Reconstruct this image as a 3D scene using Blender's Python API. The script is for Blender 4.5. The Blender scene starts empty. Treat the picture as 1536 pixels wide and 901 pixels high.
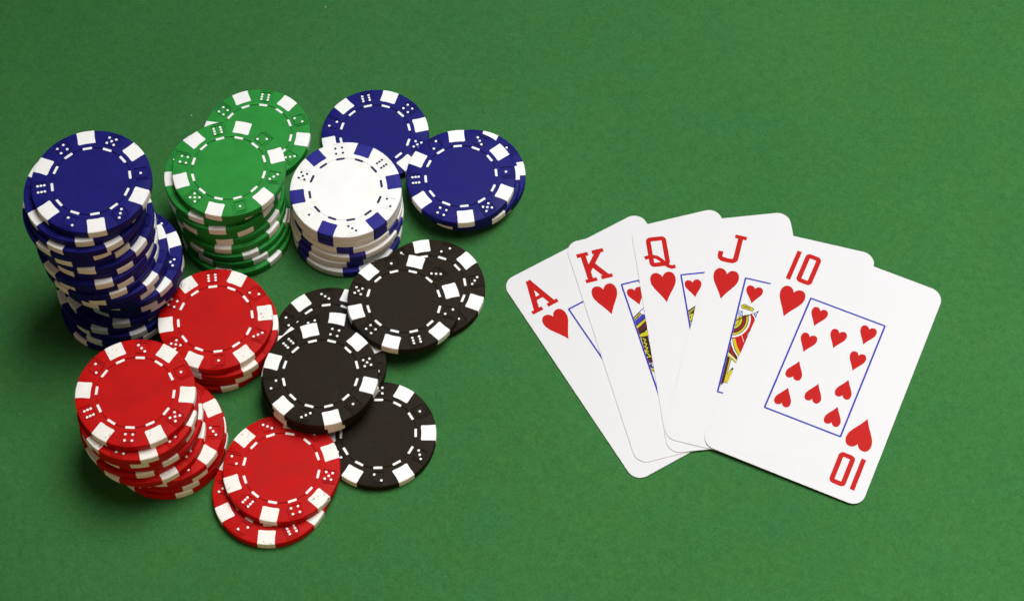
import bpy, bmesh, math, random
from mathutils import Vector, Matrix
from mathutils.geometry import delaunay_2d_cdt
MM = 0.001
scene = bpy.context.scene

# ---------------------------------------------------------------- camera
PITCH, ROLL, HEIGHT, FPX = 61.3557, 0.119, 663.38, 3240.42
cd = bpy.data.cameras.new('camera')
cam = bpy.data.objects.new('camera', cd)
scene.collection.objects.link(cam)
cd.sensor_fit = 'HORIZONTAL'; cd.sensor_width = 36.0
cd.lens = FPX / 1536 * 36.0
cd.clip_start = 0.05; cd.clip_end = 20
cam.matrix_world = (Matrix.Translation((0, 0, HEIGHT * MM))
                    @ Matrix.Rotation(math.radians(90 - PITCH), 4, 'X')
                    @ Matrix.Rotation(math.radians(ROLL), 4, 'Z'))
scene.camera = cam

# ---------------------------------------------------------------- light
world = bpy.data.worlds.new('World'); scene.world = world
world.use_nodes = True
bg = world.node_tree.nodes['Background']
bg.inputs[0].default_value = (0.95, 0.97, 0.95, 1); bg.inputs[1].default_value = 0.085

def area(name, loc, target, size, power, color):
    l = bpy.data.lights.new(name, 'AREA'); l.shape = 'DISK'; l.size = size
    l.energy = power; l.color = color
    o = bpy.data.objects.new(name, l); scene.collection.objects.link(o)
    o.location = loc
    o.rotation_euler = (Vector(target) - Vector(loc)).to_track_quat('-Z', 'Y').to_euler()
    return o
k = area('softbox_lamp', (0.48, 0.62, 1.10), (0.26, 0.28, 0), 1.1, 5.25, (0.985, 0.99, 1.0))
k.data.spread = math.radians(52)      # a softbox with a grid
area('warm_fill_lamp', (0.05, -0.75, 0.34), (-0.05, 0.36, 0.02), 0.5, 2.7, (1.0, 0.58, 0.22))

vs = scene.view_settings
scene.display_settings.display_device = 'sRGB'
vs.view_transform = 'Standard'; vs.look = 'None'; vs.exposure = 0; vs.gamma = 1
vs.use_curve_mapping = False

# ---------------------------------------------------------------- materials
def lin(c):
    return tuple(((v / 255) / 12.92 if v / 255 <= 0.04045 else ((v / 255 + 0.055) / 1.055) ** 2.4) for v in c) + (1,)

class NT:
    def __init__(self, name):
        self.m = bpy.data.materials.new(name); self.m.use_nodes = True
        self.t = self.m.node_tree; self.b = self.t.nodes['Principled BSDF']
    def n(self, kind, **kw):
        x = self.t.nodes.new(kind)
        for k, v in kw.items():
            if k in x.inputs: x.inputs[k].default_value = v
            else: setattr(x, k, v)
        return x
    def l(self, a, b): self.t.links.new(a, b)
    def noise(self, scale, detail=3, rough=0.5):
        return self.n('ShaderNodeTexNoise', Scale=scale, Detail=detail, Roughness=rough)
    def ramp(self, src, stops):
        r = self.n('ShaderNodeValToRGB'); e = r.color_ramp.elements
        while len(e) < len(stops): e.new(0.5)
        for el, (p, c) in zip(e, stops): el.position = p; el.color = c
        self.l(src, r.inputs[0]); return r.outputs[0]
    def coord(self, kind='Object'):
        c = self.n('ShaderNodeTexCoord'); return c.outputs[kind]
    def mix(self, fac, a, b, blend='MIX'):
        x = self.n('ShaderNodeMix', data_type='RGBA', blend_type=blend)
        for s, v in ((x.inputs[0], fac), (x.inputs[6], a), (x.inputs[7], b)):
            if isinstance(v, (int, float, tuple)): s.default_value = v
            else: self.l(v, s)
        return x.outputs[2]
    def bump(self, h, strength, dist):
        b = self.n('ShaderNodeBump', Strength=strength, Distance=dist)
        self.l(h, b.inputs['Height']); self.l(b.outputs[0], self.b.inputs['Normal'])

def shifted(T, scale=1.0):
    """object coordinates moved by a per-object random amount, so that no two copies wear alike"""
    oi = T.n('ShaderNodeObjectInfo')
    mul = T.n('ShaderNodeVectorMath', operation='SCALE'); T.l(oi.outputs['Random'], mul.inputs['Scale'])
    mul.inputs[0].default_value = (3.1, 1.7, 2.3)
    add = T.n('ShaderNodeVectorMath', operation='ADD'); T.l(T.coord(), add.inputs[0]); T.l(mul.outputs[0], add.inputs[1])
    return add.outputs[0], oi.outputs['Random']

def plastic(name, col, var=0.12, rough=0.5, dirt=0.0, dirtcol=(0.2, 0.09, 0.03, 1), spec=0.08):
    T = NT(name); v, rnd = shifted(T)
    c = lin(col)
    n1 = T.noise(140, 5, 0.65); T.l(v, n1.inputs['Vector'])
    lo = tuple(x * (1 - var) for x in c[:3]) + (1,); hi = tuple(min(1, x * (1 + var)) for x in c[:3]) + (1,)
    colr = T.ramp(n1.outputs[0], [(0.3, lo), (0.7, hi)])
    # faint pale scuffs
    n3 = T.noise(420, 8, 0.75); T.l(v, n3.inputs['Vector']); n3.inputs['Distortion'].default_value = 1.5
    sc = T.ramp(n3.outputs[0], [(0.60, (0, 0, 0, 1)), (0.78, (1, 1, 1, 1))])
    pale = tuple(x * 0.6 + 0.09 for x in c[:3]) + (1,)
    scm = T.n('ShaderNodeMath', operation='MULTIPLY'); T.l(sc, scm.inputs[0]); scm.inputs[1].default_value = 0.35
    colr = T.mix(scm.outputs[0], colr, pale)
    if dirt:
        n2 = T.noise(1100, 2, 0.5); T.l(v, n2.inputs['Vector'])
        d = T.ramp(n2.outputs[0], [(0.72 - dirt * 0.05, (0, 0, 0, 1)), (0.80 - dirt * 0.05, (1, 1, 1, 1))])
        n4 = T.noise(60, 2, 0.5); T.l(v, n4.inputs['Vector'])
        d4 = T.ramp(n4.outputs[0], [(0.45, (0, 0, 0, 1)), (0.62, (1, 1, 1, 1))])
        m = T.n('ShaderNodeMath', operation='MULTIPLY'); T.l(d, m.inputs[0]); T.l(d4, m.inputs[1])
        m2 = T.n('ShaderNodeMath', operation='MULTIPLY'); T.l(m.outputs[0], m2.inputs[0]); m2.inputs[1].default_value = 0.85
        colr = T.mix(m2.outputs[0], colr, dirtcol)
    T.l(colr, T.b.inputs['Base Color'])
    r = T.ramp(n1.outputs[0], [(0.3, (rough - 0.05,) * 3 + (1,)), (0.7, (rough + 0.1,) * 3 + (1,))])
    T.l(r, T.b.inputs['Roughness'])
    T.b.inputs['Specular IOR Level'].default_value = spec
    n5 = T.noise(2600, 4, 0.6); T.l(v, n5.inputs['Vector'])
    T.bump(n5.outputs[0], 0.25, 0.00006)
    return T.m

M = {
    'blue': plastic('blue_plastic', (21, 20, 98)),
    'red': plastic('red_plastic', (172, 10, 6)),
    'green': plastic('green_plastic', (38, 128, 50)),
    'black': plastic('black_plastic', (32, 25, 17), rough=0.6),
    'white': plastic('white_plastic', (224, 223, 219), var=0.03),
    'spot_white': plastic('white_inlay', (226, 225, 221), var=0.03, dirt=0.2),
    'spot_worn': plastic('worn_white_inlay', (226, 222, 213), var=0.05, dirt=1.9),
    'spot_blue': plastic('blue_inlay', (40, 38, 120)),
    'mark_dark': plastic('dark_inlay', (48, 40, 72)),
}

def felt():
    T = NT('green_felt'); v = T.coord()
    big = T.noise(9, 3, 0.5); T.l(v, big.inputs['Vector'])
    mp = T.n('ShaderNodeMapping', Rotation=(0.4, 0.3, 0.6)); T.l(v, mp.inputs['Vector'])
    mid = T.noise(420, 3, 0.55); T.l(mp.outputs[0], mid.inputs['Vector']); mid.inputs['Distortion'].default_value = 0.8
    fine = T.noise(1500, 4, 0.7); T.l(mp.outputs[0], fine.inputs['Vector'])
    c1 = T.ramp(big.outputs[0], [(0.3, lin((47, 97, 49))), (0.7, lin((52, 102, 52)))])
    c2 = T.ramp(mid.outputs[0], [(0.25, (0.87, 0.89, 0.87, 1)), (0.75, (1.13, 1.11, 1.13, 1))])
    c3 = T.ramp(fine.outputs[0], [(0.25, (0.72, 0.76, 0.72, 1)), (0.75, (1.26, 1.22, 1.26, 1))])
    hue = T.noise(70, 4, 0.6); T.l(v, hue.inputs['Vector'])
    c4 = T.ramp(hue.outputs[0], [(0.3, (0.94, 1.0, 1.06, 1)), (0.7, (1.07, 1.0, 0.94, 1))])
    c1 = T.mix(1.0, c1, c4, 'MULTIPLY')
    c = T.mix(1.0, c1, c2, 'MULTIPLY'); c = T.mix(1.0, c, c3, 'MULTIPLY')
    lint = T.n('ShaderNodeTexVoronoi', Scale=85.0); T.l(v, lint.inputs['Vector'])
    spot = T.ramp(lint.outputs['Distance'], [(0.018, (1, 1, 1, 1)), (0.036, (0, 0, 0, 1))])
    pick = T.n('ShaderNodeSeparateColor'); T.l(lint.outputs['Color'], pick.inputs[0])
    th = T.n('ShaderNodeMath', operation='GREATER_THAN'); T.l(pick.outputs[0], th.inputs[0]); th.inputs[1].default_value = 0.90
    mm = T.n('ShaderNodeMath', operation='MULTIPLY'); T.l(spot, mm.inputs[0]); T.l(th.outputs[0], mm.inputs[1])
    m3 = T.n('ShaderNodeMath', operation='MULTIPLY'); T.l(mm.outputs[0], m3.inputs[0]); m3.inputs[1].default_value = 0.45
    c = T.mix(m3.outputs[0], c, (0.42, 0.48, 0.38, 1))
    T.l(c, T.b.inputs['Base Color'])
    T.b.inputs['Roughness'].default_value = 0.95; T.b.inputs['Specular IOR Level'].default_value = 0.08
    T.b.inputs['Sheen Weight'].default_value = 0.08; T.b.inputs['Sheen Tint'].default_value = (0.6, 0.9, 0.6, 1)
    add = T.n('ShaderNodeMath', operation='ADD'); T.l(mid.outputs[0], add.inputs[0]); T.l(fine.outputs[0], add.inputs[1])
    T.bump(add.outputs[0], 0.5, 0.00035)
    return T.m

def ink(name, col, rough=0.45, grain=0.97):
    T = NT(name); n = T.noise(2400, 3, 0.6); T.l(T.coord(), n.inputs['Vector'])
    c = lin(col); lo = tuple(x * grain for x in c[:3]) + (1,)
    T.l(T.ramp(n.outputs[0], [(0.35, lo), (0.65, c)]), T.b.inputs['Base Color'])
    T.b.inputs['Roughness'].default_value = rough; T.b.inputs['Specular IOR Level'].default_value = 0.05
    return T.m
M['felt'] = felt()
M['card'] = ink('coated_card_stock', (199, 198, 198))
M['card_edge'] = ink('card_edge', (190, 186, 180), 0.8)
INK = {'r': ink('red_ink', (166, 9, 3)), 'b': ink('blue_ink', (44, 46, 150)), 'k': ink('black_ink', (26, 24, 26)),
       'y': ink('yellow_ink', (178, 164, 16)), 'd': ink('maroon_ink', (70, 20, 22)), 'w': ink('white_ink', (199, 198, 198))}

# ---------------------------------------------------------------- helpers
def link(name, mesh, parent=None, mats=()):
    o = bpy.data.objects.new(name, mesh); scene.collection.objects.link(o)
    if parent is not None: o.parent = parent
    if mats and len(mesh.materials) < len(mats):
        for m in mats: mesh.materials.append(m)
    return o

def set_mats(o, mats):
    for s, m in zip(o.material_slots, mats):
        s.link = 'OBJECT'; s.material = m

def mesh_from(name, verts, faces, mats=None, midx=None, smooth=False, sharp=35):
    me = bpy.data.meshes.new(name)
    me.from_pydata([tuple(c * MM for c in v) for v in verts], [], faces)
    for m in (mats or [None]): me.materials.append(m)
    if midx: 
        for p, i in zip(me.polygons, midx): p.material_index = i
    bm = bmesh.new(); bm.from_mesh(me)
    bmesh.ops.recalc_face_normals(bm, faces=bm.faces)
    bm.to_mesh(me); bm.free()
    if smooth:
        me.polygons.foreach_set('use_smooth', [True] * len(me.polygons))
        me.set_sharp_from_angle(angle=math.radians(sharp))
    me.update()
    return me

# ---------------------------------------------------------------- the chip
R, H = 19.5, 3.40             # mm: radius and thickness of a chip
PITCHZ = 3.42                 # one level of a stack
SEG = 120
PROFILE = [(19.10, H), (19.34, H - 0.07), (19.46, H - 0.20), (19.5, H - 0.40), (19.5, 0.40), (19.46, 0.20), (19.34, 0.07), (19.10, 0)]
SEQ = {'A': (4, 5, 1, 3, 2, 6), 'B': (6, 2, 3, 1, 5, 4)}     # clockwise

def circ(r, n=SEG): return [(r * math.cos(2 * math.pi * i / n), r * math.sin(2 * math.pi * i / n)) for i in range(n)]

def inside(p, poly):
    x, y = p; c = False; n = len(poly)
    for i in range(n):
        (x1, y1), (x2, y2) = poly[i], poly[i - 1]
        if (y1 > y) != (y2 > y) and x < (x2 - x1) * (y - y1) / (y2 - y1) + x1: c = not c
    return c

def strip(pts, w):
    """closed outline of a polyline of width w"""
    a, b = [], []
    for i, p in enumerate(pts):
        t = Vector(pts[min(i + 1, len(pts) - 1)]) - Vector(pts[max(i - 1, 0)]); t.normalize()
        nrm = Vector((-t.y, t.x)) * w / 2
        if 0 < i < len(pts) - 1:
            t1 = (Vector(pts[i]) - Vector(pts[i - 1])).normalized()
            nrm = nrm / max(0.5, abs(nrm.normalized().dot(Vector((-t1.y, t1.x)))))
        a.append((p[0] + nrm.x, p[1] + nrm.y)); b.append((p[0] - nrm.x, p[1] - nrm.y))
    return a + b[::-1]

DIE_R = 16.1
def die_grooves(k):
    """grooves of the die face number k: a square ring (outer, inner loops) and an L line outside it"""
    a = math.radians(30 + 60 * k); er = (math.cos(a), math.sin(a)); et = (math.sin(a), -math.cos(a))   # et = clockwise
    def P(u, v): return (er[0] * (DIE_R + u) + et[0] * v, er[1] * (DIE_R + u) + et[1] * v)
    s, w = 2.05, 0.32
    outer = [P(s, s), P(s, -s), P(-s, -s), P(-s, s)]
    inner = [P(s - w, s - w), P(s - w, -s + w), P(-s + w, -s + w), P(-s + w, s - w)]
    q = s + 0.62
    ell = strip([P(q, -s + 0.5), P(q, q), P(-s + 0.5, q)], 0.26)
    return outer, inner, ell

def chip_body(gd):
    g0, g1 = 12.52, 12.84
    loops = [circ(PROFILE[0][0]), circ(g1), circ(g0)]
    dies = [die_grooves(k) for k in range(6)]
    polys = []
    for o, i, l in dies: polys += [o, i, l]
    verts, edges = [], []
    for lp in loops + polys:
        b = len(verts); verts += [Vector(p) for p in lp]
        edges += [(b + i, b + (i + 1) % len(lp)) for i in range(len(lp))]
    vo, eo, fo, *_ = delaunay_2d_cdt(verts, edges, [], 0, 1e-5)
    low = []
    for f in fo:
        c = sum((vo[i] for i in f), Vector((0, 0))) / len(f); p = (c.x, c.y)
        r = c.length
        g = g0 * 1.0 < r < g1 and True
        if not g:
            for o, i, l in dies:
                if (inside(p, o) and not inside(p, i)) or inside(p, l): g = True; break
        low.append(g)
    V, F, key = [], [], {}
    def vid(i, z):
        k = (i, z)
        if k not in key: key[k] = len(V); V.append((vo[i].x, vo[i].y, z))
        return key[k]
    emap = {}
    for f, g in zip(fo, low):
        z = H - gd if g else H
        F.append([vid(i, z) for i in f])
        for a, b in zip(f, list(f[1:]) + [f[0]]): emap.setdefault((min(a, b), max(a, b)), []).append((g, a, b))
    for k, l in emap.items():
        if len(l) == 2 and l[0][0] != l[1][0]:
            a, b = k; F.append([vid(a, H), vid(b, H), vid(b, H - gd), vid(a, H - gd)])
    base = len(V)
    for r, z in PROFILE: V += [(x, y, z) for x, y in circ(r)]
    for j in range(len(PROFILE) - 1):
        for i in range(SEG):
            a = base + j * SEG + i; b = base + j * SEG + (i + 1) % SEG
            F.append([a, b, b + SEG, a + SEG])
    F.append([base + (len(PROFILE) - 1) * SEG + i for i in range(SEG)][::-1])
    me = bpy.data.meshes.new('chip_body')
    me.from_pydata([tuple(c * MM for c in v) for v in V], [], F)
    me.materials.append(None)
    bm = bmesh.new(); bm.from_mesh(me)
    bmesh.ops.remove_doubles(bm, verts=bm.verts, dist=0.004 * MM)
    bmesh.ops.recalc_face_normals(bm, faces=bm.faces)
    bm.to_mesh(me); bm.free()
    me.polygons.foreach_set('use_smooth', [True] * len(me.polygons))
    me.set_sharp_from_angle(angle=math.radians(40))
    return me

def spot_mesh(seed):
    """edge spot: a moulded inlay wrapping over the rim, a hair proud of the body"""
    rnd = random.Random(seed)
    e = 0.014
    prof = [(14.45, H - 0.06), (14.5, H + e), (17.0, H + e), (19.10, H + e), (19.35, H - 0.06), (19.475, H - 0.19), (19.515, H - 0.4),
            (19.515, 0.4), (19.475, 0.19), (19.35, 0.06), (19.10, -0.0)]
    prof = [(r + (0.002 if i > 3 else 0), z) for i, (r, z) in enumerate(prof)]
    N = 9; jl = [rnd.uniform(-0.07, 0.07) for _ in prof]; jr = [rnd.uniform(-0.07, 0.07) for _ in prof]
    V, F = [], []
    for k, (r, z) in enumerate(prof):
        wl, wr = 2.82 + jl[k] + 0.1 * (r > 18), 2.82 + jr[k] + 0.1 * (r > 18)
        for i in range(N):
            t = -1 + 2 * i / (N - 1)
            y = wl * t if t < 0 else wr * t
            rr = r
            if k < 2 and abs(t) > 0.9: rr += 0.28
            V.append((math.sqrt(rr * rr - y * y), y, z))
    for k in range(len(prof) - 1):
        for i in range(N - 1):
            a = k * N + i; F.append([a, a + 1, a + N + 1, a + N])
    # skirts along the two long sides, sunk into the body
    for side in (0, N - 1):
        b = len(V)
        for k, (r, z) in enumerate(prof):
            x, y, _ = V[k * N + side]; V.append((x - 0.1 * (r > 18.9), y * 0.99, z - 0.1 if r < 19.2 else z))
        for k in range(len(prof) - 1):
            F.append([k * N + side, (k + 1) * N + side, b + k + 1, b + k])
    return mesh_from('edge_spot', V, F, smooth=True, sharp=50)

def dash_mesh():
    rc, hw, hl, z1 = 12.58, 0.42, 1.5, H + 0.03
    pts = []
    for cx, cy, a0 in ((hl - 0.15, hw - 0.15, 0), (-hl + 0.15, hw - 0.15, 90), (-hl + 0.15, -hw + 0.15, 180), (hl - 0.15, -hw + 0.15, 270)):
        for s in (0, 45, 90):
            a = math.radians(a0 + s); pts.append((cx + 0.15 * math.cos(a), cy + 0.15 * math.sin(a)))
    n = len(pts)
    V = [(rc + y, -x, z1) for x, y in pts] + [(rc + y * 1.06, -x * 1.02, H - 0.2) for x, y in pts]
    F = [list(range(n))] + [[i, (i + 1) % n, n + (i + 1) % n, n + i] for i in range(n)]
    return mesh_from('dash_mark', V, F)

PIPS = {1: [(0, 0)], 2: [(-1, -1), (1, 1)], 3: [(-1, -1), (0, 0), (1, 1)], 4: [(-1, -1), (1, 1), (-1, 1), (1, -1)],
        5: [(-1, -1), (1, 1), (-1, 1), (1, -1), (0, 0)], 6: [(-1, -1), (0, -1), (1, -1), (-1, 1), (0, 1), (1, 1)]}
def pips_mesh(n, mirror=False):
    V, F = [], []
    for u, v in PIPS[n]:
        if mirror: v = -v
        b = len(V); k = 12
        for (rr, z) in ((0.46, H - 0.05), (0.45, H + 0.02), (0.34, H + 0.05)):
            V += [(DIE_R + 1.08 * u + rr * math.cos(2 * math.pi * i / k), 1.2 * v + rr * math.sin(2 * math.pi * i / k), z) for i in range(k)]
        for j in range(2):
            F += [[b + j * k + i, b + j * k + (i + 1) % k, b + (j + 1) * k + (i + 1) % k, b + (j + 1) * k + i] for i in range(k)]
        F.append([b + 2 * k + i for i in range(k)])
    return mesh_from('die_pips', V, F, smooth=True)

BODY, BODY_FAINT = chip_body(0.34), chip_body(0.16)     # the white chips are embossed more faintly
SPOTS = [spot_mesh(s) for s in range(5)]
DASH = dash_mesh()
DIE = {(s, n): pips_mesh(n, (s, n) in (('B', 2), ('A', 3))) for s in 'AB' for n in range(1, 7)}
RZ = lambda d: Matrix.Rotation(math.radians(d), 4, 'Z')
rng = random.Random(7)

def make_chip(colour, label, group, x, y, z, rot, seq, full, tilt=None):
    root = bpy.data.objects.new(colour + '_poker_chip', None); scene.collection.objects.link(root)
    root.empty_display_size = 0.01
    m = Matrix.Translation((x * MM, y * MM, z * MM))
    if tilt: m = m @ Matrix.Rotation(tilt[1], 4, Vector(tilt[0]))
    root.matrix_world = m @ RZ(rot)
    root['label'] = label; root['category'] = 'poker chip'; root['group'] = group
    bmat = M[colour]
    smat = M['spot_blue'] if colour == 'white' else (M['spot_worn'] if colour == 'red' else M['spot_white'])
    dmat = M['mark_dark'] if colour == 'white' else M['white']
    b = link('body', BODY_FAINT if colour == 'white' else BODY, root); set_mats(b, [bmat])
    for k in range(6):
        s = link('edge_spot', rng.choice(SPOTS), root); s.matrix_local = RZ(60 * k); set_mats(s, [smat])
    if full:
        for k in range(12):
            d = link('dash_mark', DASH, root); d.matrix_local = RZ(30 * k); set_mats(d, [dmat])
        for k in range(6):
            n = SEQ[seq][(-k) % 6]
            d = link('die_pips', DIE[seq, n], root); d.matrix_local = RZ(30 + 60 * k); set_mats(d, [dmat])
    return root

# ---------------------------------------------------------------- measured positions (millimetres, degrees)
CHIPS = [('blue', 20, -136.26, 368.68, 101.0, 'A', 1),
 ('blue', 19, -139.1, 367.35, -24.3, 'A', 0),
 ('blue', 18, -138.91, 365.41, 4.1, 'A', 1),
 ('blue', 17, -140.63, 365.52, -5.7, 'A', 0),
 ('blue', 16, -140.04, 365.58, 12.9, 'A', 0),
 ('blue', 15, -137.79, 364.95, 27.3, 'A', 0),
 ('blue', 14, -137.71, 364.94, 4.1, 'A', 0),
 ('blue', 13, -138.61, 362.92, -15.6, 'A', 0),
 ('blue', 12, -138.01, 363.37, 2.5, 'A', 0),
 ('blue', 11, -138.07, 362.51, -6.2, 'A', 0),
 ('blue', 10, -135.45, 362.76, 22.9, 'A', 0),
 ('blue', 9, -135.48, 362.92, 14.0, 'A', 0),
 ('blue', 8, -131.65, 364.44, 21.2, 'A', 1),
 ('blue', 7, -131.76, 364.51, -1.0, 'A', 0),
 ('blue', 6, -132.11, 365.07, 8.4, 'A', 0),
 ('blue', 5, -134.86, 363.15, -22.8, 'A', 0),
 ('blue', 4, -137.36, 362.49, 20.6, 'A', 0),
 ('blue', 3, -135.64, 361.56, -5.3, 'A', 0),
 ('blue', 2, -136.22, 361.06, 8.2, 'A', 1),
 ('blue', 1, -137.78, 361.11, 54.4, 'A', 1),
 ('green', 9, -97.88, 397.36, 77.6, 'B', 1),
 ('green', 8, -101.15, 397.48, 7.6, 'B', 1),
 ('green', 7, -100.64, 396.03, 27.8, 'A', 0),
 ('green', 6, -100.65, 396.08, -3.9, 'A', 0),
 ('green', 5, -99.33, 395.99, 29.0, 'A', 0),
 ('green', 4, -99.09, 394.33, 25.8, 'A', 0),
 ('green', 3, -98.6, 393.07, -7.1, 'A', 0),
 ('green', 2, -98.07, 392.34, 1.2, 'A', 0),
 ('green', 1, -97.73, 390.37, 18.9, 'A', 0),
 ('green_back', 1, -92.96, 429.22, 52.1, 'B', 1),
 ('white', 6, -58.13, 395.21, 10.4, 'B', 1),
 ('white', 5, -58.23, 395.04, 10.3, 'A', 0),
 ('white', 4, -58.06, 394.44, 29.8, 'A', 0),
 ('white', 3, -57.83, 393.21, -18.0, 'A', 0),
 ('white', 2, -58.95, 392.73, -18.2, 'A', 0),
 ('white', 1, -58.61, 391.01, -23.6, 'A', 0),
 ('blue_flat', 1, -49.84, 429.14, 14.0, 'A', 1),
 ('blue_pair', 3, -18.25, 407.18, 156.2, 'B', 1),
 ('blue_pair', 2, -16.77, 407.86, 8.5, 'A', 0),
 ('blue_pair', 1, -14.75, 411.82, 248.6, 'A', 1),
 ('red', 10, -122.14, 309.51, 177.4, 'B', 1),
 ('red', 9, -121.78, 306.34, 226.3, 'A', 1),
 ('red', 8, -122.13, 306.62, -24.0, 'A', 0),
 ('red', 7, -120.96, 306.86, 2.2, 'A', 0),
 ('red', 6, -122.73, 306.01, -19.5, 'A', 0),
 ('red', 5, -120.8, 304.39, -0.9, 'A', 1),
 ('red', 4, -115.12, 306.15, 147.0, 'A', 1),
 ('red', 3, -114.84, 306.76, 7.7, 'A', 0),
 ('red', 2, -114.69, 306.56, -4.1, 'A', 0),
 ('red', 1, -115.48, 305.96, -9.8, 'A', 0),
 ('red_low', 2, -76.52, 295.2, 199.8, 'B', 1),
 ('red_low', 1, -79.92, 288.7, 268.2, 'B', 1),
 ('red_mid', 4, -101.19, 347.57, 67.9, 'B', 1),
 ('red_mid', 3, -99.54, 346.46, 4.8, 'A', 0),
 ('red_mid', 2, -99.95, 346.39, -3.2, 'A', 0),
 ('red_mid', 1, -101.94, 345.41, -12.7, 'A', 0),
 ('black_front', 4, -64.4, 326.84, 45.0, 'A', 1),
 ('black_front', 3, -65.21, 326.86, -10.1, 'A', 0),
 ('black_front', 2, -62.31, 334.38, 143.2, 'A', 1),
 ('black_back', 1, -62.83, 346.07, 188.1, 'B', 1),
 ('black_flat', 1, -44.93, 309.41, 121.2, 'A', 1),
 ('black_right', 2, -37.6, 356.96, 197.2, 'A', 1),
 ('black_right', 1, -28.9, 365.56, 100.2, 'B', 1)]
CARDS = [('ace', 43.33, 345.69, 0.5345), ('king', 57.83, 349.69, 0.2677), ('queen', 75.68, 350.76, 0.1181), ('jack', 89.73, 344.81, -0.2593), ('ten', 107.58, 335.86, -0.4122)]
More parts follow.
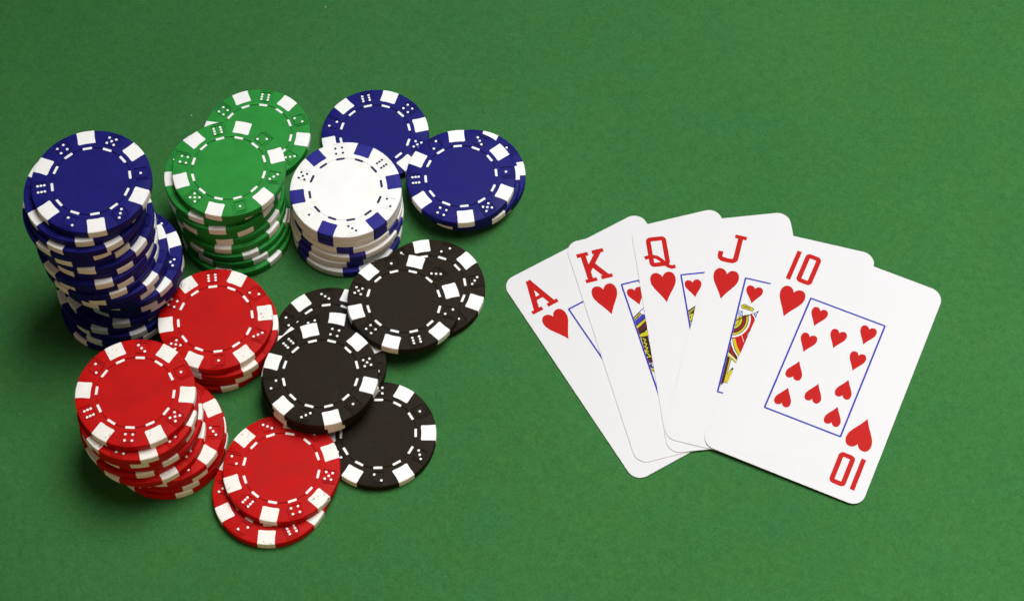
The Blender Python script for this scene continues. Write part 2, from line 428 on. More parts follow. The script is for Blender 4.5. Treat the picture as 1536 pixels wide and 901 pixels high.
JACK_ART = [('k', [(-13.43, 12.03), (-12.39, 12.96), (-9.95, 12.34), (-8.54, 11.95), (-8.95, 10.75), (-10.49, 10.84), (-11.89, 11.01), (-12.97, 10.95)]), ('y', [(-13.16, 11.88), (-12.34, 12.7), (-9.98, 12.06), (-8.79, 11.78), (-9.1, 10.99), (-10.45, 11.12), (-11.9, 11.28), (-12.93, 11.23)]), ('k', [(-12.57, 11.98), (-11.42, 12.12), (-9.9, 11.65), (-9.94, 11.42), (-11.44, 11.79), (-12.56, 11.71)]), ('b', [(-13.94, 9.71), (-13.76, 9.76), (-13.02, 7.34), (-13.17, 7.19)]), ('b', [(-13.71, 10.21), (-13.53, 10.26), (-12.79, 7.84), (-12.95, 7.69)]), ('b', [(-13.02, 9.85), (-12.44, 10.22), (-11.89, 8.07), (-12.2, 7.29), (-12.7, 7.86)]), ('w', [(-12.71, 9.49), (-12.5, 9.6), (-12.16, 8.22), (-12.34, 7.96)]), ('k', [(-9.45, 9.48), (-8.48, 9.84), (-7.54, 7.59), (-7.58, 4.33), (-8.71, 1.87), (-8.9, -1.3), (-8.83, -2.99), (-9.64, -7.16), (-11.33, -5.79), (-13.05, -3.46), (-14.08, -1.26), (-10.88, 0.98), (-9.54, 4.46), (-9.28, 8.22)]), ('r', [(-9.18, 9.33), (-8.57, 9.6), (-7.72, 7.54), (-7.79, 4.44), (-8.94, 2.03), (-9.14, -1.25), (-9.05, -2.84), (-9.8, -6.83), (-11.24, -5.55), (-12.89, -3.31), (-13.78, -1.34), (-10.75, 0.8), (-9.29, 4.42), (-9.1, 8.26)]), ('w', [(-10.84, 0.78), (-10.72, 0.91), (-9.34, -1.68), (-9.45, -1.82)]), ('w', [(-9.62, 9.69), (-9.21, 8.63), (-8.95, 7.51), (-8.84, 6.36), (-8.88, 5.21), (-9.08, 4.08), (-9.43, 3.0), (-9.92, 2.0), (-10.53, 1.1), (-11.27, 0.33), (-12.09, -0.31), (-13.0, -0.8), (-13.96, -1.12), (-14.95, -1.27), (-15.0, -0.48), (-14.11, -0.35), (-13.25, -0.06), (-12.44, 0.37), (-11.7, 0.94), (-11.04, 1.64), (-10.49, 2.44), (-10.06, 3.34), (-9.75, 4.3), (-9.57, 5.31), (-9.53, 6.34), (-9.63, 7.37), (-9.86, 8.37), (-10.23, 9.32)]), ('k', [(-10.23, 9.32), (-9.86, 8.37), (-9.63, 7.37), (-9.53, 6.34), (-9.57, 5.31), (-9.75, 4.3), (-10.06, 3.34), (-10.49, 2.44), (-11.04, 1.64), (-11.7, 0.94), (-12.44, 0.37), (-13.25, -0.06), (-14.11, -0.35), (-15.0, -0.48), (-15.01, -0.22), (-14.16, -0.09), (-13.33, 0.18), (-12.55, 0.6), (-11.84, 1.15), (-11.21, 1.82), (-10.68, 2.59), (-10.26, 3.45), (-9.97, 4.37), (-9.8, 5.34), (-9.76, 6.33), (-9.85, 7.32), (-10.08, 8.28), (-10.43, 9.2)]), ('y', [(-10.43, 9.2), (-10.08, 8.28), (-9.85, 7.32), (-9.76, 6.33), (-9.8, 5.34), (-9.97, 4.37), (-10.26, 3.45), (-10.68, 2.59), (-11.21, 1.82), (-11.84, 1.15), (-12.55, 0.6), (-13.33, 0.18), (-14.16, -0.09), (-15.01, -0.22), (-15.05, 0.41), (-14.27, 0.52), (-13.53, 0.77), (-12.83, 1.14), (-12.19, 1.64), (-11.62, 2.24), (-11.14, 2.94), (-10.77, 3.72), (-10.5, 4.55), (-10.34, 5.43), (-10.31, 6.32), (-10.4, 7.21), (-10.6, 8.08), (-10.92, 8.9)]), ('k', [(-10.92, 8.9), (-10.6, 8.08), (-10.4, 7.21), (-10.31, 6.32), (-10.34, 5.43), (-10.5, 4.55), (-10.77, 3.72), (-11.14, 2.94), (-11.62, 2.24), (-12.19, 1.64), (-12.83, 1.14), (-13.53, 0.77), (-14.27, 0.52), (-15.05, 0.41), (-15.06, 0.62), (-14.31, 0.73), (-13.6, 0.96), (-12.92, 1.33), (-12.3, 1.81), (-11.76, 2.39), (-11.3, 3.06), (-10.93, 3.81), (-10.67, 4.61), (-10.53, 5.45), (-10.49, 6.31), (-10.58, 7.17), (-10.77, 8.01), (-11.08, 8.8)]), ('d', [(-11.08, 8.8), (-10.77, 8.01), (-10.58, 7.17), (-10.49, 6.31), (-10.53, 5.45), (-10.67, 4.61), (-10.93, 3.81), (-11.3, 3.06), (-11.76, 2.39), (-12.3, 1.81), (-12.92, 1.33), (-13.6, 0.96), (-14.31, 0.73), (-15.06, 0.62), (-15.13, 1.87), (-14.55, 1.96), (-14.0, 2.14), (-13.47, 2.42), (-13.0, 2.79), (-12.57, 3.24), (-12.22, 3.77), (-11.94, 4.34), (-11.74, 4.97), (-11.62, 5.62), (-11.6, 6.28), (-11.66, 6.95), (-11.82, 7.59), (-12.05, 8.21)]), ('k', [(-12.05, 8.21), (-11.82, 7.59), (-11.66, 6.95), (-11.6, 6.28), (-11.62, 5.62), (-11.74, 4.97), (-11.94, 4.34), (-12.22, 3.77), (-12.57, 3.24), (-13.0, 2.79), (-13.47, 2.42), (-14.0, 2.14), (-14.55, 1.96), (-15.13, 1.87), (-15.14, 2.08), (-14.59, 2.16), (-14.06, 2.34), (-13.57, 2.61), (-13.11, 2.96), (-12.71, 3.39), (-12.37, 3.88), (-12.1, 4.43), (-11.91, 5.03), (-11.8, 5.65), (-11.78, 6.28), (-11.84, 6.91), (-11.99, 7.52), (-12.22, 8.11)]), ('y', [(-12.22, 8.11), (-11.99, 7.52), (-11.84, 6.91), (-11.78, 6.28), (-11.8, 5.65), (-11.91, 5.03), (-12.1, 4.43), (-12.37, 3.88), (-12.71, 3.39), (-13.11, 2.96), (-13.57, 2.61), (-14.06, 2.34), (-14.59, 2.16), (-15.14, 2.08), (-15.19, 2.92), (-14.75, 2.99), (-14.33, 3.13), (-13.94, 3.34), (-13.57, 3.62), (-13.25, 3.96), (-12.98, 4.35), (-12.77, 4.79), (-12.62, 5.26), (-12.54, 5.76), (-12.52, 6.26), (-12.57, 6.76), (-12.68, 7.25), (-12.86, 7.71)]), ('k', [(-12.86, 7.71), (-12.68, 7.25), (-12.57, 6.76), (-12.52, 6.26), (-12.54, 5.76), (-12.62, 5.26), (-12.77, 4.79), (-12.98, 4.35), (-13.25, 3.96), (-13.57, 3.62), (-13.94, 3.34), (-14.33, 3.13), (-14.75, 2.99), (-15.19, 2.92), (-15.2, 3.18), (-14.8, 3.24), (-14.41, 3.37), (-14.05, 3.57), (-13.72, 3.83), (-13.42, 4.14), (-13.18, 4.5), (-12.98, 4.9), (-12.84, 5.34), (-12.76, 5.79), (-12.75, 6.25), (-12.79, 6.71), (-12.9, 7.16), (-13.07, 7.59)]), ('y', [(-13.07, 7.59), (-12.9, 7.16), (-12.79, 6.71), (-12.75, 6.25), (-12.76, 5.79), (-12.84, 5.34), (-12.98, 4.9), (-13.18, 4.5), (-13.42, 4.14), (-13.72, 3.83), (-14.05, 3.57), (-14.41, 3.37), (-14.8, 3.24), (-15.2, 3.18), (-15.27, 4.39), (-15.03, 4.43), (-14.8, 4.5), (-14.58, 4.62), (-14.38, 4.78), (-14.21, 4.96), (-14.06, 5.18), (-13.94, 5.42), (-13.86, 5.68), (-13.81, 5.95), (-13.8, 6.22), (-13.83, 6.5), (-13.9, 6.77), (-14.0, 7.02)]), ('k', [(-14.0, 7.02), (-13.9, 6.77), (-13.83, 6.5), (-13.8, 6.22), (-13.81, 5.95), (-13.86, 5.68), (-13.94, 5.42), (-14.06, 5.18), (-14.21, 4.96), (-14.38, 4.78), (-14.58, 4.62), (-14.8, 4.5), (-15.03, 4.43), (-15.27, 4.39), (-15.37, 6.18), (-15.37, 6.18), (-15.37, 6.18), (-15.37, 6.18), (-15.37, 6.18), (-15.37, 6.18), (-15.37, 6.18), (-15.37, 6.18), (-15.37, 6.18), (-15.37, 6.18), (-15.37, 6.18), (-15.37, 6.18), (-15.37, 6.18), (-15.37, 6.18)]), ('r', [(-11.61, 8.1), (-11.16, 8.22), (-11.08, 7.8), (-11.53, 7.69)]), ('r', [(-11.41, 7.35), (-10.96, 7.47), (-10.88, 7.06), (-11.33, 6.94)]), ('r', [(-11.32, 6.58), (-10.87, 6.7), (-10.78, 6.28), (-11.23, 6.17)]), ('r', [(-11.33, 5.8), (-10.88, 5.92), (-10.8, 5.51), (-11.24, 5.39)]), ('r', [(-11.45, 5.04), (-11.0, 5.15), (-10.91, 4.74), (-11.36, 4.63)]), ('r', [(-11.67, 4.31), (-11.22, 4.42), (-11.13, 4.01), (-11.58, 3.9)]), ('r', [(-11.99, 3.62), (-11.54, 3.74), (-11.45, 3.33), (-11.9, 3.22)]), ('r', [(-12.39, 3.01), (-11.95, 3.13), (-11.86, 2.72), (-12.31, 2.6)]), ('r', [(-12.88, 2.48), (-12.43, 2.6), (-12.35, 2.19), (-12.79, 2.07)]), ('r', [(-13.43, 2.04), (-12.99, 2.16), (-12.9, 1.75), (-13.35, 1.63)]), ('r', [(-14.04, 1.71), (-13.6, 1.83), (-13.51, 1.42), (-13.95, 1.3)]), ('r', [(-14.69, 1.49), (-14.24, 1.61), (-14.16, 1.2), (-14.6, 1.08)]), ('k', [(-14.67, 5.12), (-14.52, 5.54), (-6.79, 11.7), (-6.63, 11.42), (-14.34, 5.1)]), ('k', [(-7.51, 10.64), (-6.66, 11.79), (-6.96, 10.24)]), ('w', [(-9.02, 9.7), (-7.65, 10.82), (-6.96, 10.24), (-7.27, 8.09), (-8.31, 9.01)]), ('b', [(-8.5, 9.94), (-8.19, 10.24), (-7.17, 8.99), (-7.36, 8.51)]), ('b', [(-8.03, 10.39), (-7.74, 10.58), (-7.05, 9.78), (-7.21, 9.41)]), ('k', [(-8.24, 2.75), (-8.25, 1.46), (-8.58, -0.14), (-8.66, -1.34), (-8.82, 0.12), (-8.58, 1.69)]), ('y', [(-13.43, -1.41), (-12.59, -1.19), (-11.28, -4.06), (-9.44, -6.57), (-9.84, -7.53), (-11.71, -5.35), (-12.73, -3.38)]), ('k', [(-13.61, -1.46), (-13.43, -1.41), (-12.73, -3.38), (-11.71, -5.35), (-9.84, -7.53), (-9.93, -7.77), (-11.84, -5.6), (-12.89, -3.52)]), ('w', [(-14.07, -1.74), (-13.61, -1.46), (-12.89, -3.52), (-11.84, -5.6), (-9.93, -7.77), (-10.18, -8.15), (-12.06, -6.14), (-13.29, -4.06)]), ('k', [(-14.23, -1.84), (-14.07, -1.74), (-13.29, -4.06), (-12.06, -6.14), (-10.18, -8.15), (-10.26, -8.44), (-12.27, -6.25), (-13.49, -4.22)]), ('d', [(-14.44, -3.07), (-14.06, -2.22), (-13.49, -4.22), (-12.27, -6.25), (-10.26, -8.44), (-10.41, -9.28), (-13.78, -7.29), (-14.33, -6.47)]), ('r', [(-14.11, -3.74), (-13.71, -3.85), (-13.68, -5.77), (-14.04, -5.43)]), ('r', [(-13.52, -4.76), (-13.12, -4.87), (-13.16, -6.48), (-13.51, -6.15)]), ('r', [(-12.93, -5.78), (-12.53, -5.89), (-12.63, -7.2), (-12.98, -6.86)]), ('r', [(-12.34, -6.8), (-11.94, -6.91), (-12.1, -7.91), (-12.45, -7.58)]), ('r', [(-11.75, -7.82), (-11.35, -7.93), (-11.58, -8.63), (-11.93, -8.29)]), ('k', [(-14.23, -7.62), (-13.87, -6.67), (-9.75, -9.32), (-10.14, -10.59), (-14.25, -8.37)]), ('y', [(-14.05, -7.57), (-13.77, -6.91), (-9.96, -9.43), (-10.29, -10.31), (-14.09, -8.27)]), ('w', [(-13.88, -7.47), (-13.75, -7.23), (-10.28, -9.46), (-10.41, -9.71)]), ('d', [(-14.3, -8.17), (-12.84, -8.85), (-12.74, -18.98), (-13.98, -20.1), (-14.32, -19.82)]), ('k', [(-14.01, -9.06), (-13.02, -8.9), (-13.01, -9.16), (-14.0, -9.32)]), ('k', [(-14.01, -9.85), (-13.02, -9.7), (-13.01, -9.96), (-14.0, -10.12)]), ('k', [(-14.01, -10.65), (-13.01, -10.49), (-13.01, -10.76), (-14.0, -10.91)]), ('k', [(-14.01, -11.45), (-13.01, -11.29), (-13.0, -11.55), (-14.0, -11.71)]), ('k', [(-14.01, -12.24), (-13.01, -12.09), (-13.0, -12.35), (-14.0, -12.5)]), ('k', [(-14.01, -13.04), (-13.01, -12.88), (-13.0, -13.14), (-14.0, -13.3)]), ('k', [(-14.0, -13.83), (-13.01, -13.68), (-13.0, -13.94), (-13.99, -14.09)]), ('k', [(-14.0, -14.62), (-13.01, -14.47), (-13.0, -14.73), (-13.99, -14.89)]), ('k', [(-14.0, -15.42), (-13.01, -15.26), (-13.0, -15.52), (-13.99, -15.68)]), ('k', [(-14.0, -16.21), (-13.01, -16.05), (-13.0, -16.31), (-13.99, -16.47)]), ('k', [(-14.0, -17.0), (-13.01, -16.84), (-13.0, -17.11), (-13.99, -17.26)]), ('k', [(-14.0, -17.79), (-13.0, -17.63), (-13.0, -17.9), (-13.99, -18.05)]), ('k', [(-13.99, -18.58), (-13.0, -18.42), (-12.99, -18.68), (-13.99, -18.84)]), ('k', [(-13.99, -19.37), (-13.0, -19.21), (-12.99, -19.47), (-13.98, -19.63)]), ('k', [(-12.99, -8.79), (-12.16, -8.99), (-12.29, -14.97), (-11.25, -12.37), (-10.71, -12.75), (-11.35, -18.94), (-12.46, -18.54), (-13.95, -20.67), (-14.17, -20.1), (-12.93, -18.93)]), ('y', [(-12.8, -8.84), (-12.36, -9.15), (-12.45, -15.54), (-11.95, -14.35), (-11.13, -13.18), (-10.84, -13.21), (-11.5, -18.66), (-12.47, -18.28), (-13.89, -20.34), (-13.99, -20.05), (-12.76, -18.88)])]
JACK_CLIP = 32
KING_ART = [('k', [(-8.1, 23.38), (-6.82, 23.65), (-6.81, 21.92), (-7.28, 21.8)]), ('y', [(-7.7, 23.27), (-7.03, 23.33), (-7.04, 22.23)]), ('b', [(-14.01, 9.36), (-8.46, 12.68), (-8.43, 12.43), (-13.94, 9.04)]), ('b', [(-9.19, 11.55), (-8.64, 11.76), (-8.93, 9.77), (-9.19, 9.97)]), ('k', [(-14.06, 9.19), (-10.91, 11.05), (-10.22, 10.13), (-13.96, 7.77)]), ('y', [(-13.88, 9.08), (-13.43, 9.32), (-13.22, 8.78), (-13.68, 8.48)]), ('y', [(-13.23, 9.45), (-12.78, 9.68), (-12.57, 9.14), (-13.03, 8.85)]), ('y', [(-12.58, 9.81), (-12.13, 10.05), (-11.92, 9.51), (-12.38, 9.21)]), ('y', [(-11.93, 10.18), (-11.48, 10.42), (-11.27, 9.87), (-11.73, 9.58)]), ('y', [(-11.28, 10.54), (-10.83, 10.78), (-10.62, 10.24), (-11.08, 9.94)]), ('w', [(-13.92, 7.88), (-10.2, 10.19), (-10.05, 9.96), (-13.88, 7.51)]), ('b', [(-14.22, 7.6), (-10.14, 10.05), (-8.77, 9.24), (-8.81, 8.4), (-13.86, 5.99)]), ('k', [(-14.0, 6.21), (-8.84, 8.66), (-9.06, 7.26), (-13.75, 4.57)]), ('y', [(-13.77, 5.91), (-9.18, 8.26), (-9.05, 7.62), (-13.67, 4.85)]), ('d', [(-14.25, 4.71), (-9.16, 7.29), (-9.18, 5.12), (-13.84, 2.55)]), ('k', [(-13.9, 2.69), (-9.24, 5.26), (-10.02, 1.02), (-13.68, 1.31)]), ('y', [(-13.74, 2.17), (-12.68, 2.83), (-11.45, 2.98), (-9.55, 4.26), (-10.07, 1.39), (-13.48, 1.61)]), ('d', [(-10.64, 5.1), (-9.04, 5.93), (-9.32, 4.31), (-10.12, 3.81)]), ('k', [(-13.71, 1.56), (-9.93, 1.29), (-10.87, -7.23), (-13.82, -7.13)]), ('y', [(-13.48, 1.25), (-13.17, 1.23), (-13.45, -2.82), (-13.78, -2.85)]), ('y', [(-12.69, 1.04), (-11.78, 0.18), (-11.91, -0.26), (-12.83, 0.59)]), ('y', [(-11.78, 0.18), (-12.84, -0.48), (-12.98, -0.92), (-11.91, -0.26)]), ('y', [(-12.84, -0.48), (-11.86, -1.47), (-12.0, -1.91), (-12.98, -0.92)]), ('y', [(-11.86, -1.47), (-13.02, -2.11), (-13.16, -2.55), (-12.0, -1.91)]), ('y', [(-13.02, -2.11), (-12.01, -2.99), (-12.14, -3.43), (-13.16, -2.55)]), ('y', [(-12.01, -2.99), (-13.13, -3.51), (-13.27, -3.95), (-12.14, -3.43)]), ('y', [(-13.13, -3.51), (-12.22, -4.36), (-12.35, -4.8), (-13.27, -3.95)]), ('y', [(-10.78, 0.99), (-10.47, 0.96), (-11.45, -6.71), (-11.76, -6.69)]), ('y', [(-13.76, -3.46), (-13.43, -3.43), (-11.91, -6.82), (-12.34, -6.83)]), ('y', [(-13.5, -4.01), (-13.25, -4.07), (-13.59, -6.72), (-13.9, -6.69)]), ('y', [(-13.78, -6.31), (-11.19, -6.55), (-11.17, -6.85), (-13.83, -6.65)]), ('d', [(-13.82, -7.13), (-10.87, -7.23), (-11.08, -8.95), (-13.85, -8.78)]), ('b', [(-13.92, -8.64), (-11.08, -8.95), (-11.4, -11.35), (-13.95, -11.0)]), ('k', [(-13.61, -8.85), (-11.12, -9.06), (-11.4, -11.35), (-13.52, -10.29)]), ('w', [(-13.67, -9.07), (-11.64, -9.04), (-11.66, -9.27), (-13.71, -9.35)]), ('w', [(-12.7, -9.69), (-11.86, -9.22), (-11.81, -9.41), (-12.74, -10.51)]), ('y', [(-13.95, -10.65), (-11.7, -11.63), (-12.05, -14.48), (-13.21, -12.39)]), ('k', [(-13.43, -11.38), (-11.74, -12.44), (-11.88, -13.23), (-12.95, -12.22)]), ('k', [(-13.22, -17.21), (-12.71, -17.94), (-12.97, -18.45), (-13.3, -18.13)]), ('y', [(-13.13, -17.59), (-12.9, -17.88), (-13.07, -18.07)])]
QUEEN_ART = [('k', [(-13.79, 8.63), (-10.45, 10.59), (-13.67, 1.56), (-14.03, 1.61)]), ('y', [(-13.3, 8.45), (-13.12, 8.55), (-13.07, 7.24), (-13.28, 7.27)]), ('y', [(-12.83, 8.75), (-12.66, 8.85), (-12.76, 7.56), (-12.97, 7.58)]), ('y', [(-12.37, 9.05), (-12.19, 9.14), (-12.45, 7.88), (-12.66, 7.9)]), ('y', [(-11.9, 9.34), (-11.73, 9.44), (-12.14, 8.19), (-12.34, 8.22)]), ('y', [(-11.44, 9.64), (-11.26, 9.74), (-11.83, 8.51), (-12.03, 8.53)]), ('y', [(-10.97, 9.94), (-10.8, 10.04), (-11.52, 8.82), (-11.72, 8.85)]), ('y', [(-13.58, 6.72), (-12.85, 7.33), (-11.77, 7.56), (-12.41, 5.52), (-13.07, 4.66), (-13.61, 5.19)]), ('k', [(-13.08, 6.54), (-12.74, 6.73), (-12.92, 5.58), (-13.16, 5.72)]), ('y', [(-13.7, 4.61), (-13.33, 4.33), (-12.79, 4.5), (-13.3, 3.27), (-13.76, 2.98)])]

# ---------------------------------------------------------------- setting
def table():
    n = 24; s = 1400
    V = [(-s + 2 * s * i / n, -s + 400 + 2 * s * j / n, 0) for j in range(n + 1) for i in range(n + 1)]
    F = [[j * (n + 1) + i, j * (n + 1) + i + 1, (j + 1) * (n + 1) + i + 1, (j + 1) * (n + 1) + i] for j in range(n) for i in range(n)]
    o = link('felt_table', mesh_from('felt_table', V, F, [M['felt']]))
    o['kind'] = 'structure'; o['label'] = 'green felt table top'
table()

# ---------------------------------------------------------------- chips
ORD = ['', 'first', 'second', 'third', 'fourth', 'fifth', 'sixth', 'seventh', 'eighth', 'ninth', 'tenth', 'eleventh', 'twelfth',
       'thirteenth', 'fourteenth', 'fifteenth', 'sixteenth', 'seventeenth', 'eighteenth', 'nineteenth', 'twentieth']
STACK = {
    'blue': ('blue', 20, 'tall leaning blue stack at far left', 'chips of the tall blue stack'),
    'green': ('green', 9, 'green stack between blue and white stacks', 'chips of the green stack'),
    'white': ('white', 6, 'white stack with blue edge spots', 'chips of the white stack'),
    'red': ('red', 10, 'tall red stack at lower left', 'chips of the tall red stack'),
    'red_mid': ('red', 4, 'short red stack beside the tall blue stack', 'chips of the short red stack'),
    'blue_pair': ('blue', 3, 'low blue pile right of the white stack', 'chips of the low blue pile'),
}
SINGLE = {
    ('green_back', 1): 'lone green chip flat on felt behind the green stack',
    ('blue_flat', 1): 'lone blue chip flat on felt behind the white stack',
    ('red_low', 2): 'red chip lying half over another red chip at the front',
    ('red_low', 1): 'front-most red chip on felt, half covered by another red chip',
    ('black_front', 4): 'black chip fully in view on top of the black pile, beside the short red stack',
    ('black_front', 3): 'black chip directly under the top chip of the black pile',
    ('black_front', 2): 'mostly hidden black chip with a tan stained spot, third down in the black pile',
    ('black_back', 1): 'black chip on felt peeking out behind the black pile',
    ('black_flat', 1): 'black chip flat on felt at the front right of the black pile',
    ('black_right', 2): 'tilted black chip leaning over its neighbour, in front of the white stack',
    ('black_right', 1): 'right-most black chip on felt, partly under the tilted black chip',
}
TILT_DIR = (-0.717, -0.697)   # the tilted chip: its far rim rests on one chip, its near rim on another
for st, n, x, y, rot, seq, full in CHIPS:
    z = (n - 1) * PITCHZ
    if st in STACK:
        colour, tot, where, group = STACK[st]
        k = tot - n + 1
        if k == 1: lab = 'top %s chip of the %s' % (colour, where)
        elif n == 1: lab = 'bottom %s chip of the %s' % (colour, where)
        else: lab = '%s chip %s from the top of the %s' % (colour, ORD[k], where)
        make_chip(colour, lab, group, x, y, z, rot, seq, full)
    else:
        colour = st.split('_')[0]
        lab = SINGLE[(st, n)]
        group = 'loose %s chips' % colour
        if st == 'black_right' and n == 2:
            dx, dy = TILT_DIR; ang = math.atan(PITCHZ / 34.3)
            make_chip(colour, lab, group, x, y, 5.40, rot, seq, full, ((dy, -dx, 0), ang))
        else:
            make_chip(colour, lab, group, x, y, z, rot, seq, full)

# ---------------------------------------------------------------- cards
CW, CH, CR, CT = 57.0, 88.7, 4.6, 0.24
def outline(n=10):
    pts = []
    for cx, cy, a0 in ((CW / 2 - CR, CH / 2 - CR, 0), (-CW / 2 + CR, CH / 2 - CR, 90), (-CW / 2 + CR, -CH / 2 + CR, 180), (CW / 2 - CR, -CH / 2 + CR, 270)):
        for i in range(n + 1):
            a = math.radians(a0 + 90 * i / n); pts.append((cx + CR * math.cos(a), cy + CR * math.sin(a)))
    return pts

def bez(p0, p1, p2, p3, n=10):
    o = []
    for i in range(n):
        t = i / n; s = 1 - t
        o.append(tuple(s**3 * a + 3 * s * s * t * b + 3 * s * t * t * c + t**3 * d for a, b, c, d in zip(p0, p1, p2, p3)))
    return o

def heart(cx, tip, w, h, flip=False):
    """heart of width w and height h, tip down (tip up when flip)"""
    r = bez((0, 0.845), (0.06, 0.96), (0.16, 1.0), (0.26, 1.0)) + bez((0.26, 1.0), (0.42, 1.0), (0.5, 0.89), (0.5, 0.755)) \
        + bez((0.5, 0.755), (0.5, 0.52), (0.22, 0.36), (0, 0))
    pts = r + [(0, 0)] + [(-x, y) for x, y in r[:0:-1]]
    s = -1 if flip else 1
    return [(cx + s * x * w, tip + s * y * h) for x, y in pts]

def cut(polys, clip=None):
    """flat union of coloured outlines; later ones lie over earlier ones -> verts, faces, colour keys"""
    verts, edges = [], []
    for c, p in polys:
        b = len(verts); verts += [Vector(q) for q in p]; edges += [(b + i, b + (i + 1) % len(p)) for i in range(len(p))]
    if clip:
        b = len(verts); verts += [Vector(q) for q in clip]; edges += [(b + i, b + (i + 1) % len(clip)) for i in range(len(clip))]
    vo, _, fo, *_ = delaunay_2d_cdt(verts, edges, [], 0, 1e-4)
    F, K = [], []
    for f in fo:
        c = sum((vo[i] for i in f), Vector((0, 0))) / 3; q = (c.x, c.y)
        if clip and not inside(q, clip): continue
        for col, p in reversed(polys):
            if inside(q, p): F.append(list(f)); K.append(col); break
    return [(v.x, v.y) for v in vo], F, K

def printed(name, polys, parent, zf, clip=None, lift=0.009):
    V, F, K = cut(polys, clip)
    used = sorted({i for f in F for i in f}); mp = {i: j for j, i in enumerate(used)}
    F = [[mp[i] for i in f] for f in F]
    keys = sorted(set(K))
    top = [(V[i][0], V[i][1], zf(*V[i]) + CT + lift) for i in used]
    me = bpy.data.meshes.new(name)
    me.from_pydata([tuple(c * MM for c in v) for v in top], [], F)
    for k in keys: me.materials.append(INK[k])
    for p, k in zip(me.polygons, K): p.material_index = keys.index(k)
    bm = bmesh.new(); bm.from_mesh(me)
    for f in bm.faces:
        if f.normal.z < 0: f.normal_flip()
    bm.to_mesh(me); bm.free()
    return link(name, me, parent)

def ring(x0, y0, x1, y1, w, r):
    def rr(a, b, c, d, r):
        o = []
        for cx, cy, s in ((c - r, d - r, 0), (a + r, d - r, 90), (a + r, b + r, 180), (c - r, b + r, 270)):
            for i in range(6):
                t = math.radians(s + 18 * i); o.append((cx + r * math.cos(t), cy + r * math.sin(t)))
        return o
    o, i = rr(x0, y0, x1, y1, r), rr(x0 + w, y0 + w, x1 - w, y1 - w, max(r - w, 0.15))
    def dense(l):
        q = []
        for (ax, ay), (bx, by) in zip(l, l[1:] + l[:1]):
            m = 12 if math.hypot(ax - bx, ay - by) > 4 * r else 1
            q += [(ax + (bx - ax) * k / m, ay + (by - ay) * k / m) for k in range(m)]
        return q
    o, i = dense(o), dense(i)
    n = len(o)
    return [[o[k], o[(k + 1) % n], i[(k + 1) % n], i[k]] for k in range(n)]

def rect(x0, y0, x1, y1): return [(x0, y0), (x1, y0), (x1, y1), (x0, y1)]

def rank(name):
    P = []
    if name == 'ace':
        P = [strip([(-20.15, 40.0), (-23.7, 28.3)], 2.0), strip([(-20.55, 40.0), (-17.1, 28.3)], 2.0),
             rect(-25.6, 27.6, -21.45, 29.0), rect(-19.4, 27.6, -15.25, 29.0), rect(-22.4, 31.9, -18.4, 33.3)]
    elif name == 'king':
        P = [rect(-26.3, 37.3, -22.1, 38.85), rect(-20.65, 37.4, -16.45, 38.95), rect(-26.0, 26.7, -21.8, 28.15), rect(-20.25, 26.8, -16.15, 28.25),
             rect(-25.0, 27.2, -23.1, 38.4), strip([(-18.1, 38.3), (-24.0, 31.2)], 1.95), strip([(-21.9, 33.6), (-18.0, 27.6)], 1.95)]
    elif name == 'queen':
        P = ring(-24.25, 27.25, -16.95, 39.35, 1.7, 1.7)
        P.append(strip([(-25.6, 31.2), (-24.2, 31.45), (-22.7, 31.5), (-21.3, 31.0), (-20.1, 29.9), (-18.8, 28.2), (-17.7, 27.0), (-16.6, 26.5), (-15.3, 26.7)], 1.45))
    elif name == 'jack':
        P = [rect(-21.9, 37.9, -17.7, 39.4), rect(-20.7, 29.0, -18.9, 38.4),
             strip([(-25.5, 31.45), (-25.45, 29.6), (-25.2, 28.85), (-24.5, 28.4), (-22.4, 28.3), (-20.8, 28.4), (-20.05, 28.9), (-19.8, 29.8), (-19.8, 31)], 1.75)]
    else:
        P = [rect(-24.5, 27.3, -22.85, 39.5)] + ring(-21.1, 27.7, -15.35, 39.9, 1.7, 1.6)
    dx, dy = {'ace': (0.2, 0), 'king': (0.45, 0.2), 'queen': (0.3, 0.2), 'jack': (0.7, 0.25), 'ten': (0, 0)}[name]
    return [('r', [(x + dx, y + dy) for x, y in p]) for p in P]

def turn(polys): return [(c, [(-x, -y) for x, y in p]) for c, p in polys]

CARD_LABEL = {
    'ace': 'ace of hearts card, left-most and lowest in the fan',
    'king': 'king of hearts card between the ace and the queen',
    'queen': 'queen of hearts card in the middle of the fan',
    'jack': 'jack of hearts card between the queen and the ten',
    'ten': 'ten of hearts card fully in view on top of the fan',
}
HX = {'ace': (-19.75, 13.2), 'king': (-20.45, 12.7), 'queen': (-20.2, 12.9), 'jack': (-20.8, 12.8), 'ten': (-19.9, 12.7)}
def flat(z): return lambda x, y: z
def droop(z):
    def f(x, y):
        t = max(0.0, (x - 11.0) / 17.5)
        s = max(0.0, (-y - 20) / 24.0) * max(0.0, 1 - abs(x + 6) / 34.0)
        return z - 0.75 * t * t + 1.1 * s * s
    return f
BASE = {'ace': flat(0.20), 'king': flat(0.463), 'queen': flat(0.726), 'jack': flat(0.989), 'ten': droop(1.255)}
LIFT = {'ten': 0.03}

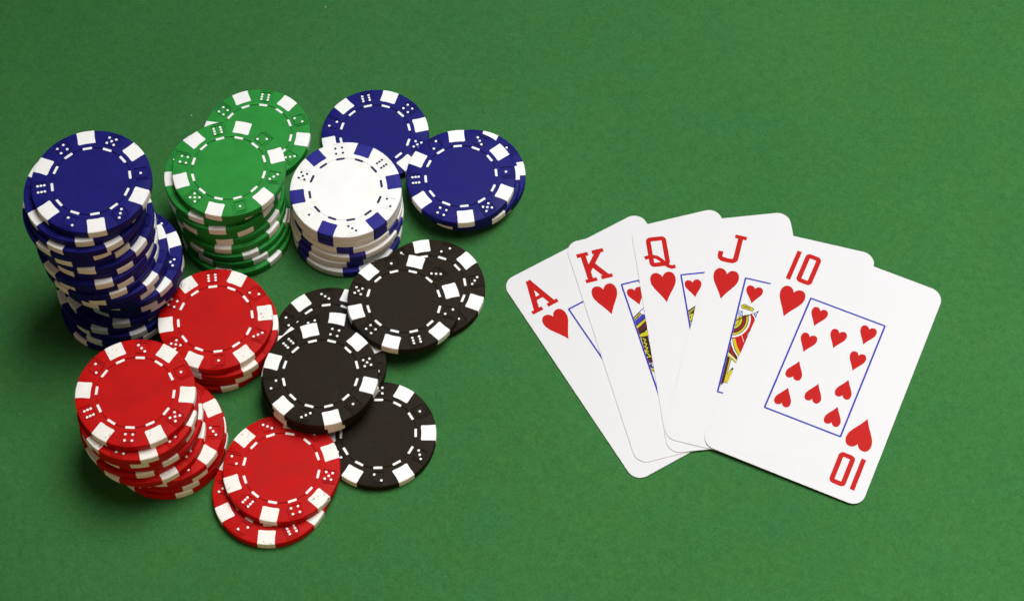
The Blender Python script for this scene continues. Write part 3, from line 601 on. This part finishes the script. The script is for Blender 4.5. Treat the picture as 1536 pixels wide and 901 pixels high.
def make_card(key, x, y, th):
    zf = BASE[key]; lift = LIFT.get(key, 0.009)
    root = bpy.data.objects.new('playing_card', None); scene.collection.objects.link(root)
    root.empty_display_size = 0.01
    root.matrix_world = Matrix.Translation((x * MM, y * MM, 0)) @ Matrix.Rotation(th, 4, 'Z')
    root['label'] = CARD_LABEL[key]; root['category'] = 'playing card'; root['group'] = 'royal flush cards in a fan'
    # stock: rounded outline filled over a grid so that it can bend
    out = outline()
    verts = [Vector(p) for p in out]; edges = [(i, (i + 1) % len(out)) for i in range(len(out))]
    for i in range(-6, 7):
        for j in range(-9, 10):
            q = (i * 4.3, j * 4.5)
            if abs(q[0]) < CW / 2 - 1.5 and abs(q[1]) < CH / 2 - 1.5 and inside(q, out): verts.append(Vector(q))
    vo, _, fo, *_ = delaunay_2d_cdt(verts, edges, [], 0, 1e-4)
    n = len(vo); e = 0.05
    V = [(v.x, v.y, zf(v.x, v.y) + CT) for v in vo] + [(v.x, v.y, zf(v.x, v.y)) for v in vo]
    F = []; mi = []
    for f in fo:
        a = list(f)
        if (vo[a[1]] - vo[a[0]]).cross(vo[a[2]] - vo[a[0]]) < 0: a.reverse()
        F.append(a); mi.append(0); F.append([i + n for i in a[::-1]]); mi.append(0)
    cnt = {}
    for f in fo:
        for a, b in zip(f, list(f[1:]) + [f[0]]): cnt.setdefault((min(a, b), max(a, b)), []).append((a, b))
    for k, l in cnt.items():
        if len(l) == 1: a, b = l[0]; F.append([a, b, b + n, a + n]); mi.append(1)
    me = mesh_from('card_stock', V, F, [M['card'], M['card_edge']], mi, smooth=True, sharp=40)
    link('card_stock', me, root)
    hx, hy = HX[key]
    idx = rank(key); hrt = [('r', heart(hx, hy, 9.0, 12.1))]
    fw = 0.6
    fx = {'jack': 0.45, 'king': 0.15}.get(key, 0)
    frame = [('b', p) for p in ring(-13.95 - fx, -23.1, 13.95 + fx, 23.5 if key != 'ten' else 23.6, fw, 0.5)]
    for flip in (False, True):
        t = turn if flip else (lambda q: q)
        printed('rank_numeral' if key == 'ten' else 'rank_letter', t(idx), root, zf, lift=lift)
        printed('suit_heart', t(hrt), root, zf, lift=lift)
    printed('border_line', frame, root, zf, lift=lift)
    if key == 'ten':
        for px, py, fl in ((-8.85, 13.4, 0), (-8.8, 2.4, 0), (0.1, 7.9, 0), (9.1, 13.4, 0), (9.1, 2.35, 0),
                           (-8.85, -1.45, 1), (-8.85, -12.5, 1), (0.1, -7.0, 1), (9.05, -1.45, 1), (9.1, -12.6, 1)):
            printed('heart_pip', [('r', heart(px, py, 5.75, 7.5, bool(fl)))], root, zf, lift=lift)
    elif key == 'ace':
        printed('heart_pip', [('r', heart(0, -8, 13, 17))], root, zf)
    else:
        for fl in (False, True):
            p = [('r', heart(-10.0, 13.8, 5.9, 7.0))]
            printed('heart_pip', turn(p) if fl else p, root, zf)
        art = {'jack': JACK_ART, 'king': KING_ART, 'queen': QUEEN_ART}[key]
        printed('court_picture', art, root, zf, clip=rect(-13.32 - fx, -22.45, 13.32 + fx, 22.85))
    return root
for key, x, y, th in CARDS: make_card(key, x, y, th)
